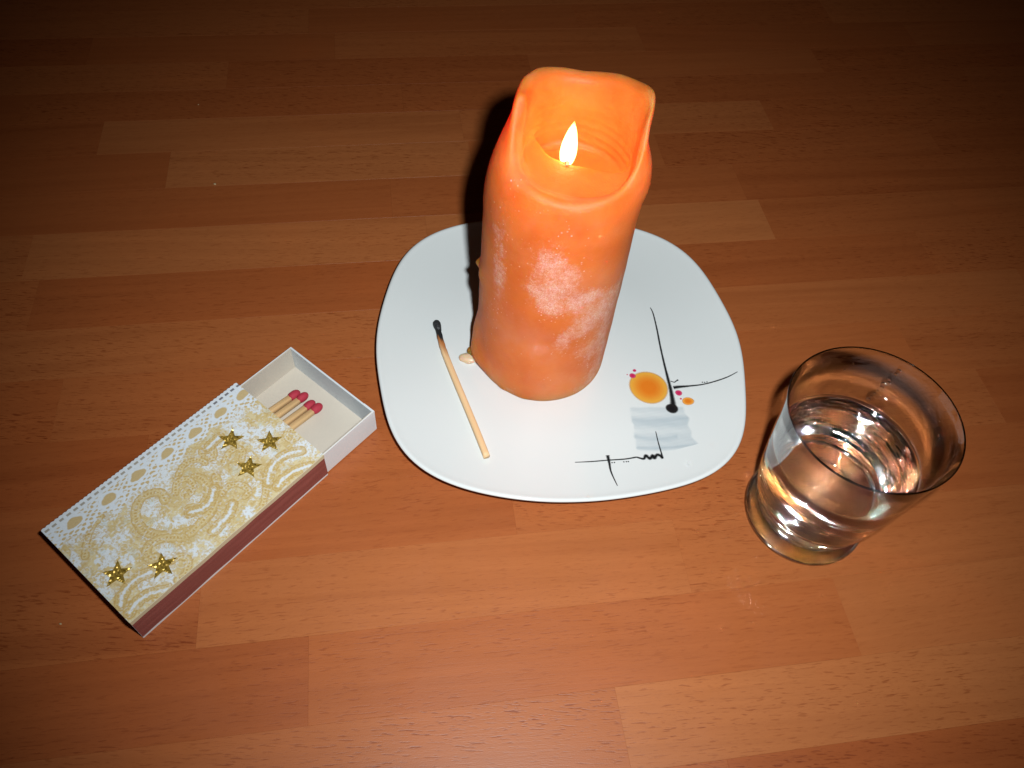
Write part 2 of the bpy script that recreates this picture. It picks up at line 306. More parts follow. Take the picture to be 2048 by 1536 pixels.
# profiles per direction (0 far, 90 left, 180 near, 270 right): (radius factor, height in units of 200 mm)
keys = {
  0: [(1, 0.3), (1, 0.345), (0.985, 0.385), (0.93, 0.415), (0.865, 0.437), (0.83, 0.449), (0.76, 0.455), (0.635, 0.45), (0.605, 0.428), (0.635, 0.4), (0.65, 0.382), (0.67, 0.368), (0.64, 0.361), (0.55, 0.358)],
  35: [(1, 0.3), (0.99, 0.34), (0.95, 0.375), (0.9, 0.405), (0.85, 0.435), (0.82, 0.456), (0.735, 0.461), (0.605, 0.454), (0.57, 0.43), (0.6, 0.4), (0.61, 0.382), (0.62, 0.368), (0.6, 0.361), (0.5, 0.358)],
  52: [(1, 0.3), (0.99, 0.337), (0.94, 0.372), (0.865, 0.405), (0.79, 0.435), (0.765, 0.458), (0.69, 0.464), (0.57, 0.457), (0.545, 0.43), (0.55, 0.405), (0.55, 0.392), (0.53, 0.38), (0.52, 0.366), (0.45, 0.36)],
  63: [(1, 0.3), (0.99, 0.335), (0.93, 0.37), (0.84, 0.405), (0.76, 0.435), (0.735, 0.46), (0.665, 0.466), (0.56, 0.459), (0.535, 0.43), (0.54, 0.4), (0.5, 0.3905), (0.41, 0.3885), (0.43, 0.378), (0.48, 0.363)],
  80: [(1, 0.3), (1, 0.333), (0.95, 0.367), (0.85, 0.402), (0.745, 0.433), (0.7, 0.458), (0.635, 0.465), (0.535, 0.457), (0.54, 0.43), (0.54, 0.4), (0.48, 0.39), (0.28, 0.388), (0.31, 0.377), (0.46, 0.362)],
  95: [(1, 0.3), (1, 0.332), (0.955, 0.367), (0.86, 0.402), (0.745, 0.432), (0.695, 0.457), (0.635, 0.463), (0.545, 0.455), (0.55, 0.428), (0.55, 0.4), (0.48, 0.3895), (0.18, 0.3875), (0.22, 0.376), (0.45, 0.362)],
  110: [(1, 0.3), (1, 0.338), (0.965, 0.371), (0.89, 0.401), (0.8, 0.42), (0.735, 0.433), (0.67, 0.434), (0.615, 0.424), (0.58, 0.411), (0.57, 0.398), (0.48, 0.389), (0.12, 0.387), (0.17, 0.375), (0.45, 0.362)],
  130: [(1, 0.3), (1, 0.347), (0.98, 0.378), (0.935, 0.398), (0.875, 0.408), (0.81, 0.412), (0.74, 0.411), (0.68, 0.405), (0.635, 0.398), (0.59, 0.3935), (0.48, 0.3885), (0.07, 0.3865), (0.13, 0.375), (0.45, 0.362)],
  150: [(1, 0.3), (1, 0.355), (0.985, 0.381), (0.95, 0.395), (0.9, 0.401), (0.84, 0.403), (0.77, 0.4), (0.71, 0.396), (0.66, 0.392), (0.62, 0.39), (0.48, 0.388), (0.08, 0.3865), (0.14, 0.375), (0.45, 0.362)],
  180: [(1, 0.3), (1, 0.357), (0.985, 0.38), (0.955, 0.391), (0.905, 0.396), (0.85, 0.397), (0.79, 0.3955), (0.73, 0.393), (0.68, 0.3905), (0.64, 0.389), (0.48, 0.3875), (0.09, 0.3865), (0.15, 0.375), (0.45, 0.362)],
  205: [(1, 0.3), (1, 0.357), (0.99, 0.38), (0.96, 0.391), (0.92, 0.396), (0.875, 0.397), (0.82, 0.3955), (0.77, 0.393), (0.74, 0.39), (0.71, 0.389), (0.5, 0.3875), (0.1, 0.3865), (0.16, 0.375), (0.45, 0.362)],
  228: [(1, 0.3), (1, 0.355), (0.995, 0.38), (0.97, 0.394), (0.935, 0.4), (0.9, 0.401), (0.865, 0.399), (0.835, 0.395), (0.82, 0.392), (0.79, 0.389), (0.52, 0.3875), (0.14, 0.386), (0.2, 0.375), (0.47, 0.362)],
  243: [(1, 0.3), (1.008, 0.35), (1.02, 0.381), (0.99, 0.402), (0.95, 0.414), (0.915, 0.419), (0.88, 0.417), (0.85, 0.408), (0.83, 0.398), (0.8, 0.39), (0.55, 0.3875), (0.22, 0.386), (0.28, 0.375), (0.5, 0.362)],
  253: [(1, 0.3), (1.01, 0.347), (1.04, 0.378), (1.015, 0.405), (0.95, 0.425), (0.905, 0.438), (0.86, 0.438), (0.825, 0.425), (0.81, 0.405), (0.79, 0.391), (0.7, 0.388), (0.5, 0.386), (0.52, 0.375), (0.56, 0.362)],
  263: [(1, 0.3), (1.01, 0.345), (1.045, 0.377), (1, 0.408), (0.905, 0.434), (0.885, 0.455), (0.85, 0.462), (0.81, 0.448), (0.79, 0.42), (0.785, 0.395), (0.77, 0.388), (0.7, 0.385), (0.7, 0.374), (0.62, 0.362)],
  275: [(1, 0.3), (1.01, 0.345), (1.04, 0.377), (0.96, 0.41), (0.865, 0.438), (0.905, 0.46), (0.87, 0.469), (0.805, 0.459), (0.77, 0.435), (0.76, 0.405), (0.76, 0.392), (0.75, 0.385), (0.72, 0.373), (0.62, 0.361)],
  290: [(1, 0.3), (1, 0.345), (1.01, 0.38), (0.94, 0.412), (0.87, 0.44), (0.94, 0.458), (0.9, 0.471), (0.75, 0.465), (0.705, 0.437), (0.71, 0.41), (0.71, 0.393), (0.71, 0.38), (0.7, 0.368), (0.62, 0.36)],
  320: [(1, 0.3), (1, 0.345), (0.985, 0.382), (0.93, 0.412), (0.885, 0.438), (0.91, 0.454), (0.84, 0.464), (0.685, 0.458), (0.635, 0.432), (0.655, 0.405), (0.67, 0.388), (0.69, 0.374), (0.68, 0.364), (0.6, 0.359)],
  343: [(1, 0.3), (1, 0.345), (0.985, 0.385), (0.93, 0.415), (0.885, 0.437), (0.87, 0.451), (0.78, 0.457), (0.65, 0.451), (0.61, 0.427), (0.635, 0.402), (0.65, 0.384), (0.67, 0.37), (0.66, 0.362), (0.58, 0.358)]}
ka = sorted(keys); KA = np.array([a - 360 for a in ka] + ka + [a + 360 for a in ka], float)
KV = np.array([keys[a] for a in ka] * 3)
def key_at(deg):
    out = np.empty(KV.shape[1:]);
    i = np.searchsorted(KA, deg) - 1
    x0, x1, x2, x3 = KA[i - 1], KA[i], KA[i + 1], KA[i + 2]; p0, p1, p2, p3 = KV[i - 1], KV[i], KV[i + 1], KV[i + 2]
    t = (deg - x1) / (x2 - x1); m1 = (p2 - p0) / (x2 - x0) * (x2 - x1); m2 = (p3 - p1) / (x3 - x1) * (x2 - x1)
    return (2 * t ** 3 - 3 * t ** 2 + 1) * p1 + (t ** 3 - 2 * t ** 2 + t) * m1 + (-2 * t ** 3 + 3 * t ** 2) * p2 + (t ** 3 - t ** 2) * m2
NS = 288; lower = 120; V = []; C = []
from mathutils import noise as mn
def bumpf(a, z, a0, z0, sa, sz): d = (a - a0 + 180) % 360 - 180; return math.exp(-(d / sa) ** 2 - ((z - z0) / sz) ** 2)
frost_spots = [(134, .315, 10, .034, .62), (137, .265, 9, .035, .66), (140, .225, 9, .035, .45), (232, .13, 12, .035, .75), (214, .135, 10, .02, .6), (244, .09, 9, .05, .6), (236, .05, 12, .025, .5), (120, .17, 18, .03, .35), (178, .310, 17, .034, .75), (176, .262, 15, .032, 1.0), (192, .285, 13, .02, .75), (186, .235, 14, .02, .5),
               (205, .245, 16, .024, .6), (222, .235, 20, .024, .95), (228, .205, 16, .028, .95), (208, .185, 12, .020, 1.0), (196, .158, 7, .020, 1.0), (240, .17, 10, .04, .6), (250, .22, 9, .05, .5), (225, .08, 14, .03, .35), (215, .04, 18, .012, .5), (160, .036, 8, .006, .8), (120, .12, 25, .05, .22), (150, .34, 30, .03, .15), (95, .2, 12, .1, .4)]
ncol = None
for k in range(NS):
    deg = 360 * k / NS; kk = key_at(deg if deg > 0 else 360.0)
    upc = spline([(1, .27)] + [tuple(p) for p in kk] + [(.40, .3565), (.15, .356)], 7)[7:]
    zz = np.linspace(CZ0 / U, .30, lower + 1)[:-1]
    prof_ = [(1.0, z) for z in zz] + [tuple(p) for p in upc]
    ncol = len(prof_)
    for j, (r, z) in enumerate(prof_):
        if j < lower + 10:
            zq = z - CZ0 / U
            r -= .05 * math.exp(-zq / .006)                             # rounded foot
            r += .009 * mn.noise(Vector((math.cos(math.radians(deg)) * 1.5, math.sin(math.radians(deg)) * 1.5, z * 12)))
            r += .10 * bumpf(deg, z, 112, .045, 15, .018) + .07 * bumpf(deg, z, 100, .075, 12, .03) + .075 * bumpf(deg, z, 90, .197, 4, .007) + .035 * bumpf(deg, z, 108, .205, 7, .012)
            r += .02 * bumpf(deg, z, 172, .0305, 9, .004) + .02 * bumpf(deg, z, 150, .030, 5, .004)
        if lower + 55 < j < ncol - 18: r += .010 * math.sin(z * 520 + 1.5 * mn.noise(Vector((deg * .02, z * 9, 0)))) * (.5 + .5 * mn.noise(Vector((deg * .03, 5, z * 20)))) + .012 * mn.noise(Vector((math.cos(math.radians(deg)) * 3, math.sin(math.radians(deg)) * 3, z * 60)))
        r += .004 * mn.noise(Vector((math.cos(math.radians(deg)) * 4, math.sin(math.radians(deg)) * 4, z * 40)))
        z2 = z + (.0025 * mn.noise(Vector((math.cos(math.radians(deg)) * 2.4 * r, math.sin(math.radians(deg)) * 2.4 * r, z * 14))) if lower + 20 < j < ncol - 16 else 0)
        a = VIEW + math.radians(deg)
        V.append((CR * r * math.cos(a) * MM, CR * r * math.sin(a) * MM, z2 * U * MM))
        f = 1.0 * sum(s * bumpf(deg, z, a0, z0, sa, sz) for a0, z0, sa, sz, s in frost_spots) if j < lower + 25 else 0
        C.append((min(1, f), 1.0 if j > lower + 45 else 0.0, 0))
F = []
for k in range(NS):
    k2 = (k + 1) % NS
    for j in range(ncol - 1): F.append((k * ncol + j, k2 * ncol + j, k2 * ncol + j + 1, k * ncol + j + 1))
V.append((0, 0, .356 * U * MM)); C.append((0, 1, 0)); V.append((0, 0, CZ0 * MM)); C.append((0, 0, 0))
for k in range(NS):
    k2 = (k + 1) % NS; F.append((k * ncol + ncol - 1, k2 * ncol + ncol - 1, len(V) - 2)); F.append((k2 * ncol, k * ncol, len(V) - 1))
def wax_material():
    n = NT('orange_wax'); tc = n.coord(); vc = n.n('ShaderNodeVertexColor', {'layer_name': 'wear'})
    sp = n.n('ShaderNodeSeparateColor'); n.set(sp.inputs[0], vc.outputs[0])
    f1 = n.noise(tc, 900, 5, .7); f2 = n.noise(tc, 190, 5, .6); f3 = n.noise(tc, 3200, 2, .6)
    sv = n.n('ShaderNodeVectorMath', {'operation': 'MULTIPLY'}); n.set(sv.inputs[0], tc); sv.inputs[1].default_value = (1, 1, .35); f4 = n.noise(sv.outputs[0], 420, 4, .6)
    s = n.math('ADD', n.math('MULTIPLY', f1, .45), n.math('ADD', n.math('MULTIPLY', f2, .45), n.math('MULTIPLY', f4, .25)))
    th = n.math('SUBTRACT', .77, n.math('MULTIPLY', sp.outputs[0], .25))
    d = n.math('SUBTRACT', s, th); frost = n.math('MULTIPLY', n.ramp(d, -.17, .20), n.ramp(sp.outputs[0], .0, .75))
    frost = n.math('MULTIPLY', frost, n.math('ADD', n.math('MULTIPLY', n.ramp(f3, .35, .65), .6), .35))
    vs = n.n('ShaderNodeTexVoronoi', None, Vector=tc, Scale=950.0)
    speck = n.math('MULTIPLY', n.math('SUBTRACT', 1.0, n.ramp(vs.outputs[0], .10, .30)), n.math('MULTIPLY', n.ramp(vs.outputs['Color'], .55, .7), n.ramp(n.math('ADD', f2, n.math('MULTIPLY', sp.outputs[0], .35)), .50, .72)))
    bodym = n.math('SUBTRACT', 1.0, sp.outputs[1])
    veil = n.math('MULTIPLY', n.math('MULTIPLY', n.ramp(n.noise(tc, 60, 4, .6), .42, .72), .10), bodym)
    frost = n.math('MAXIMUM', frost, n.math('MAXIMUM', n.math('MULTIPLY', n.math('MULTIPLY', speck, .8), bodym), veil))
    mott = n.noise(tc, 75, 3, .5)
    c = n.mix(n.ramp(mott, .3, .7), (.62, .124, .013, 1), (.71, .172, .026, 1))
    c = n.mix(n.math('MULTIPLY', frost, .74), c, (.88, .68, .62, 1))
    n.bs(Base_Color=c, Roughness=n.math('ADD', .56, n.math('MULTIPLY', frost, .4)), Subsurface_Weight=1.0, Subsurface_Scale=.012 * SC, IOR=1.44, Specular_IOR_Level=.45)
    n.b.inputs['Subsurface Radius'].default_value = (1.7, .26, .045)
    try: n.b.subsurface_method = 'RANDOM_WALK'
    except Exception: pass
    h = n.math('ADD', n.math('MULTIPLY', f2, .9), n.math('ADD', n.math('MULTIPLY', f1, .35), n.math('MULTIPLY', frost, .5)))
    n.bump(h, .75, .00045); return n.m
WAX = wax_material()
candle = empty('candle', (CC[0] * MM, CC[1] * MM, 0))
tag(candle, 'tall burning orange pillar candle with melted rim standing on the white plate', 'candle')
me = mesh('wax_body', V, F); vcol(me, 'wear', np.array(C)); body = link('wax_body', me, WAX, candle, True)
# drip of pale wax that ran onto the plate, left of the foot
n = NT('pale_wax'); tcx = n.coord()
n.bs(Base_Color=n.mix(n.noise(tcx, 500, 3), (.62, .42, .24, 1), (.66, .54, .40, 1)), Roughness=.35, Subsurface_Weight=.8, Subsurface_Scale=.002 * SC); n.bump(n.noise(tcx, 700, 3), .3, .0003)
def lump(name, c, r, mat, parent, seed, squash=1.0, sub=3, amp=.18):
    bm = bmesh.new(); bmesh.ops.create_icosphere(bm, subdivisions=sub, radius=1)
    for v in bm.verts:
        k = 1 + amp * mn.noise(v.co * 1.3 + Vector((seed, seed, 0))); v.co = Vector((v.co.x * r[0] * k, v.co.y * r[1] * k, v.co.z * r[2] * k)) * MM
    me = bpy.data.meshes.new(name); bm.to_mesh(me); bm.free(); o = link(name, me, mat, parent, True); o.location = Vector(c) * MM; return o
def plate_world(x, y): return Vector((PC[0] + x * math.cos(PA) - y * math.sin(PA), PC[1] + x * math.sin(PA) + y * math.cos(PA)))
bw = plate_world(-28.3, -5.6); lump('wax_drip', (bw.x - CC[0], bw.y - CC[1], 5.2), (2.9, 1.9, 1.3), n.m, candle, 3.1)
bw = plate_world(-26.2, -3.6); lump('wax_drip', (bw.x - CC[0], bw.y - CC[1], 5.9), (2.6, 2.4, 2.3), WAX, candle, 7.1)
# wick
wk = spline([(-.2, 1.6, .352 * U), (-.2, 1.2, .366 * U), (-.3, .2, .380 * U), (.2, -1.4, .3885 * U), (-.1, -2.6, .3895 * U)], 6); V = []; F = []
for i, p in enumerate(wk):
    for k in range(8):
        a = 2 * PI * k / 8; V.append(((p[0] + .42 * math.cos(a)) * MM, (p[1] + .42 * math.sin(a)) * MM, p[2] * MM))
for i in range(len(wk) - 1):
    for k in range(8): F.append((8 * i + k, 8 * i + (k + 1) % 8, 8 * i + 8 + (k + 1) % 8, 8 * i + 8 + k))
F.append(tuple(range(len(V) - 8, len(V)))); F.append(tuple(range(7, -1, -1)))
link('wick', mesh('wick', V, F), simple('wax_coated_wick', (.30, .20, .14), .35), candle, True)
# flame
fp = [(0, .3700), (.8, .3715), (1.55, .3775), (1.92, .386), (1.98, .393), (1.80, .403), (1.42, .413), (.95, .422), (.38, .4295), (0, .4345)]
fps = spline([(r, z * U) for r, z in fp], 6); fps[:, 0] = np.maximum(fps[:, 0], 0); fps[0, 0] = 0; fps[-1, 0] = 0
fm = lathe('flame', [tuple(p) for p in fps], 48)
for v in fm.vertices:
    t = (v.co.z / MM - .37 * U) / (.07 * U); v.co.x += (.1 + 1.1 * t ** 1.5) * MM * .55 - .1 * MM; v.co.y = v.co.y * .9 + 1.7 * MM
nf = NT('flame_glow'); nf.t.nodes.remove(nf.b); em = nf.n('ShaderNodeEmission', None, Color=(1, .60, .22, 1), Strength=4200.0 / SC); nf.t.links.new(em.outputs[0], nf.out.inputs['Volume'])
flame = link('flame', fm, nf.m, candle, True)
pl_ = bpy.data.lights.new('flame_light', 'POINT'); po = bpy.data.objects.new('flame_light', pl_); COL.objects.link(po)
po.location = (CC[0] * MM, (CC[1] + 2.0) * MM, .4105 * U * MM); pl_.energy = .0042 * SC ** 2; pl_.color = (1, .40, .10); pl_.shadow_soft_size = .0026 * SC
body.visible_shadow = True

# ---------------------------------------------------------------- tumbler of water
def glass_mat(name, ior, col=(1, 1, 1), rough=0.0, wave=0.0):
    n = NT(name); n.bs(Base_Color=(*col, 1), Roughness=rough, IOR=ior, Transmission_Weight=1.0)
    if wave:
        p = n.coord(); v = n.n('ShaderNodeVectorMath', {'operation': 'MULTIPLY'}); n.set(v.inputs[0], p); v.inputs[1].default_value = (1, 1, 2.6)
        sz = n.n('ShaderNodeSeparateXYZ'); n.set(sz.inputs[0], p)
        h = n.math('MULTIPLY', n.noise(v.outputs[0], 150, 2, .4), n.math('SUBTRACT', 1.0, n.ramp(sz.outputs[2], .020, .036)))
        n.bump(n.math('ADD', h, n.math('MULTIPLY', n.noise(p, 60, 1), .12)), wave, .0006)
    return n.m
GL = (.4168635 * U, .5506866 * U)
outer = [(0, .9), (8, .85), (10.5, .5), (12.2, .1), (13.2, .0), (14.4, .4), (15.5, 1.3), (16.1, 2.6), (16.0, 3.9), (15.2, 5.1), (14.2, 6.1), (13.7, 7.0), (13.75, 7.8), (14.2, 8.8), (15.05, 10.0), (15.75, 12.4), (16.6, 16.5), (17.35, 22.5), (18.05, 30.0), (18.85, 39.5), (19.5, 45), (20.1, 49.2)]
inner = [(20.17, 49.75), (20.02, 49.95), (19.86, 49.8), (19.74, 49.2), (18.95, 45), (18.25, 39.5), (17.35, 30), (16.45, 22.5), (15.6, 17.0), (14.4, 13.9), (12.2, 12.2), (8.0, 11.3), (4.0, 11.05), (0, 11.0)]
WL = 32.6; WM = WL + .45
go = spline(outer, 5); gi = spline(inner, 5); zi = gi[::-1][:, 1]; ri = gi[::-1][:, 0]
rw = float(np.interp(WM, zi, ri))
go[:, 0] += .05 * np.sin(go[:, 1] * 1.9) * np.exp(-((go[:, 1] - 6) / 6.0) ** 2) * (go[:, 1] > 1.0)
gp = [tuple(p) for p in go] + [tuple(p) for p in gi if p[1] > WM + .2] + [(rw, WM)]   # below the water line the inner wall is the water's own skin
gp[0] = (0, gp[0][1])
glass = link('drinking_glass', lathe('drinking_glass', gp, 160), glass_mat('clear_glass', 1.5, (.985, 1, .993), .03, .5), None, True)
glass.location = (GL[0] * MM, GL[1] * MM, .10 * MM)
tag(glass, 'small clear tumbler with waisted thick base, half full of water, right of the plate', 'glass')
low_ = [tuple(p) for p in gi[::-1] if p[1] < WM - .2]; low_[0] = (0, low_[0][1])
wp = low_ + [(rw, WM)]; nlow = len(wp)
wp += [(rw - .15, WM - .02), (rw - .35, WL + .24), (rw - .8, WL + .07), (rw - 1.5, WL), (rw * .5, WL), (0, WL)]
water = link('water', lathe('water', wp, 160), glass_mat('water', 1.333), None, True); water.location = glass.location
water.data.materials.append(glass_mat('water_against_glass', 1.333 / 1.5, (1, 1, 1), .03, .6))
for p in water.data.polygons:
    if p.index < (nlow - 1) * 160: p.material_index = 1
tag(water, 'clear water filling the lower half of the small tumbler', 'water')
# a run of droplets inside the wall
dm = None
dang = math.atan2(-.05, 1)
for i, (da, z, r) in enumerate([(0, 46.9, .42), (.01, 45.6, .30), (.04, 43.2, .34), (.02, 42.3, .45), (.06, 41.4, .55), (.055, 40.2, .38), (.075, 38.6, .22), (.085, 37.4, .2), (.10, 36.0, .24), (.115, 34.8, .42), (.62, 42.6, .28), (-.95, 42.5, .3), (-1.02, 40.5, .2), (-.8, 44.5, .16), (.55, 44.8, .18)]):
    a = 1.03 + da; rr = float(np.interp(z, zi, ri))
    if dm is None:
        bm = bmesh.new(); bmesh.ops.create_uvsphere(bm, u_segments=16, v_segments=10, radius=1); dm = bpy.data.meshes.new('water_drop'); bm.to_mesh(dm); bm.free()
        dm.materials.append(water.data.materials[0]); dm.polygons.foreach_set('use_smooth', [True] * len(dm.polygons))
    o = bpy.data.objects.new('water_drop', dm); COL.objects.link(o); o.scale = Vector((r * .8, r * 1.3, r * 1.4)) * MM; o.rotation_euler = (0, 0, a)
    o.parent = glass; o.location = ((rr - r * .75) * MM * math.cos(a), (rr - r * .75) * MM * math.sin(a), z * MM)

# ---------------------------------------------------------------- matchbox
BX = (-.5527115 * U, .3898365 * U); BA = .9663212; BL, BW, BH = 59.85, 34.97, 10.87
mb = empty('matchbox', (BX[0] * MM, BX[1] * MM, 0), BA); mb.scale = (1, -1, 1)   # local x along the sleeve, y across it
mb.scale = (1, 1, 1)
tag(mb, 'matchbox covered in gold and white paisley paper with five glitter stars, drawer half open', 'matchbox')
CARD = paper('white_card', (.72, .74, .75)); BEIGE = paper('beige_card', (.56, .50, .42), .8); STRIKE = None
def bx(name, u0_, u1, v0, v1, z0, z1, mat, c=.05): return boxo(name, u0_, u1, -v1, -v0, z0, z1, mat, mb, c)
# print for the lid painted vertex by vertex
curves = dict(
a=[[24.6, 15.4], [25.1, 12.8], [23.2, 10.9], [20.3, 10.7], [17.8, 12.6], [16.4, 15.5], [16.3, 19.0], [18.0, 22.3], [20.8, 25.1], [24.3, 26.9], [28.3, 26.9], [32.5, 25.1], [35.3, 22.5]],
b=[[21.4, 27.2], [17.8, 23.4], [14.6, 22.5], [12.9, 23.6], [12.7, 25.5], [13.6, 26.1]],
c=[[15.9, 30.1], [17.5, 30.2], [18.4, 32.0], [17.3, 33.8], [15.6, 34.8], [13.5, 34.6]],
l=[[11.6, 7.3], [8.4, 8.2], [5.4, 10.5], [3.0, 13.5]],
s=[[23.2, 27.3], [26.7, 26.9], [30.3, 26.1], [33.2, 24.4], [35.5, 22.0], [37.0, 19.4]],
sp=[[27.2, 21.7], [29.1, 23.1], [31.6, 22.6], [33.7, 20.8], [34.4, 18.2], [34.0, 16.0], [32.7, 15.4]],
k=[[35.0, 24.4], [37.1, 23.8], [39.1, 24.8], [40.2, 26.9], [39.7, 29.0], [38.2, 29.3]],
m=[[43.6, 31.2], [41.8, 32.9], [39.3, 34.7]],
h=[[39.6, 10.5], [38.7, 12.1], [39.1, 13.9], [40.8, 14.1], [41.8, 12.5]],
h2=[[41.2, 17.6], [43.9, 16.2], [46.2, 16.6], [46.6, 18.4], [44.7, 20.3]],
t=[[59.7, 23.5], [58.5, 22.5], [57.2, 23.5], [57.3, 25.4], [58.5, 25.9]],
n=[[31, 12], [34, 10.5], [37, 11.5], [38, 14]], o=[[27.5, 15.5], [29.5, 13.5], [32, 14.5], [31.5, 17.5], [29, 18.5]])
whites = dict(w1=[[1.3, 29.9], [2.7, 28.3], [5.2, 27.4], [8.0, 27.3], [10.8, 28.5]], w2=[[1.5, 33.0], [3.9, 32.2], [7.2, 32.7], [10.5, 34.9]],
w3=[[44.7, 30.7], [46.7, 28.7], [49.8, 27.4], [53.3, 27.6], [56.6, 29.6]], w4=[[45.7, 33.2], [48.2, 32.6], [51.8, 33.1], [55.6, 35.2]],
w5=[[34.7, 28.7], [32.4, 30.2], [29.6, 30.7], [27.0, 31.0]], w6=[[41.0, 11.1], [43.3, 10.6], [45.3, 10.5]], w7=[[26.5, 22.6], [29.1, 24.1], [32.0, 23.8], [34.6, 21.8]])
lace = np.array([[0, 7.7], [3.0, 6.0], [6.9, 8.7], [11.9, 6.7], [16.4, 9.3], [20.9, 7.6], [25.2, 9.1], [29.5, 6.8], [33.8, 8.8], [38.6, 6.8], [43.0, 8.0], [45.4, 6.4], [48.8, 7.9], [52.1, 7.8], [54.8, 6.1], [56.9, 9.4], [60, 8.5]])
hearts = [(6.8, 3.8), (16.0, 4.6), (24.6, 4.3), (33.4, 4.4), (42.2, 4.6), (50.8, 4.5), (58.6, 4.3)]
stars = [((46.8, 13.5), (49.5, 11.0)), ((53.1, 21.5), (55.4, 18.8)), ((44.4, 23.4), (46.7, 21.6)), ((5.2, 23.0), (7.2, 20.5)), ((13.4, 29.2), (14.9, 26.8))]
GU, GV = 560, 330
gu, gv = np.meshgrid(np.linspace(0, BL, GU), np.linspace(0, BW, GV), indexing='ij')
def vnoise(sx, sy, seed):
    r = np.random.default_rng(seed); nx, ny = int(BL / sx) + 3, int(BW / sy) + 3; g = r.random((nx, ny))
    x = gu / sx; y = gv / sy; xi = x.astype(int); yi = y.astype(int); fx = x - xi; fy = y - yi; fx = fx * fx * (3 - 2 * fx); fy = fy * fy * (3 - 2 * fy)
    return (g[xi, yi] * (1 - fx) + g[xi + 1, yi] * fx) * (1 - fy) + (g[xi, yi + 1] * (1 - fx) + g[xi + 1, yi + 1] * fx) * fy
def sst(x, a, b_): x = np.clip((x - a) / (b_ - a), 0, 1); return x * x * (3 - 2 * x)
def cdist(pts):
    P = spline(pts, 10); d = np.full(gu.shape, 1e9); s = np.zeros(gu.shape); L = 0
    for p, q in zip(P[:-1], P[1:]):
        e = q - p; l2 = max(e @ e, 1e-9); t = np.clip(((gu - p[0]) * e[0] + (gv - p[1]) * e[1]) / l2, 0, 1)
        dd = np.hypot(gu - p[0] - t * e[0], gv - p[1] - t * e[1]); k = dd < d; d = np.where(k, dd, d); s = np.where(k, L + t * math.sqrt(l2), s); L += math.sqrt(l2)
    return d, s
WHT = np.array([.66, .71, .76]); TAN = np.array([.55, .415, .185]); OCH = np.array([.46, .285, .085]); PALE = np.array([.63, .53, .31])
def mixc(img, col, f): return img * (1 - f[..., None]) + col * f[..., None]
n1 = vnoise(4.2, 4.2, 1); n2 = vnoise(1.5, 1.5, 2); n3 = vnoise(.62, .62, 3); n4 = vnoise(.3, .3, 4); n5 = vnoise(7.5, 7.5, 9)
img = np.ones(gu.shape + (3,)) * PALE
img = mixc(img, TAN, sst(n3 * .5 + n2 * .5, .35, .65) * .75)
img = mixc(img, OCH, sst(np.abs(n2 - .5) * -1 + .5 + .1 * n4, .46, .56) * .35)
open_ = sst(n1 * .62 + n2 * .22 + n3 * .16, .52, .60)
for c_, r_ in (((11.9, 15.3), 2.0), ((5.9, 18.1), 2.6), ((2.0, 21.2), 1.8), ((15.4, 27.5), 2.2), ((20.9, 14.4), 2.6), ((41.9, 27.9), 1.6), ((41.5, 31.4), 1.5), ((36.0, 33.3), 1.6), ((46.7, 20.7), 1.3), ((50.7, 14.3), 2.4), ((53, 17), 2.0), ((57.7, 10.8), 1.8), ((20, 20), 2.2), ((23, 22.5), 1.7), ((9, 21.6), 1.6), ((29, 32.5), 1.5)):
    d = np.hypot(gu - c_[0], gv - c_[1]) / r_; open_ = np.maximum(open_, 1 - sst(d + (n3 - .5) * .9 + (n4 - .5) * .5, .75, 1.05))
img = mixc(img, WHT, open_ * .92)
filig = sst(n3 * .6 + n4 * .4, .56, .66); img = mixc(img, TAN, filig * open_ * .75)
img = mixc(img, np.array([.50, .60, .60]), sst(vnoise(2.2, 2.2, 21), .72, .85) * .35)
img = mixc(img, np.array([.45, .38, .24]), (np.abs(vnoise(2.6, 2.6, 31) - .5) < .012) * .35)
for nme, pts in curves.items():
    d, s = cdist(pts); wd = (.95 if nme in 'asspb' else .7) * 1.0; d = d + .35 * (n3 - .5) + .2 * (n4 - .5)
    img = mixc(img, TAN, (1 - sst(d, wd * 1.25, wd * 1.45)) * .95)
    img = mixc(img, PALE * 1.05, (1 - sst(np.abs(d - wd * .55), .05, .25)) * .6)
    img = mixc(img, OCH, (1 - sst(np.abs(d - wd * 1.2), .06, .25)) * .5)
    bead = (np.cos(s * 2 * PI / .85) > -.1); img = mixc(img, np.where(bead[..., None], OCH, PALE), (1 - sst(d, .16, .34)) * .7)
    ray = sst(d, wd * 1.5, wd * 1.6) * (1 - sst(d, wd * 2.2, wd * 3.0)) * (np.cos(s * 2 * PI / .7) > .1); img = mixc(img, TAN, ray * .6)
rr_ = np.random.default_rng(55)
for _ in range(95):
    cx_, cy_, r_ = rr_.uniform(0, BL), rr_.uniform(7, BW), rr_.uniform(.55, 1.7); th_ = np.arctan2(gv - cy_, gu - cx_) + rr_.uniform(0, 6)
    d = np.abs(np.hypot(gu - cx_, gv - cy_) - r_ * (1 + .28 * np.cos(th_))); near = 1 - sst(d, .05, .20); petals = .5 + .5 * np.cos(th_ * rr_.integers(5, 10))
    img = mixc(img, OCH if rr_.random() < .6 else WHT, near * (.35 + .35 * petals) * (.4 + .6 * n3))
    img = mixc(img, OCH, (1 - sst(np.hypot(gu - cx_, gv - cy_), .12, .3)) * .5)
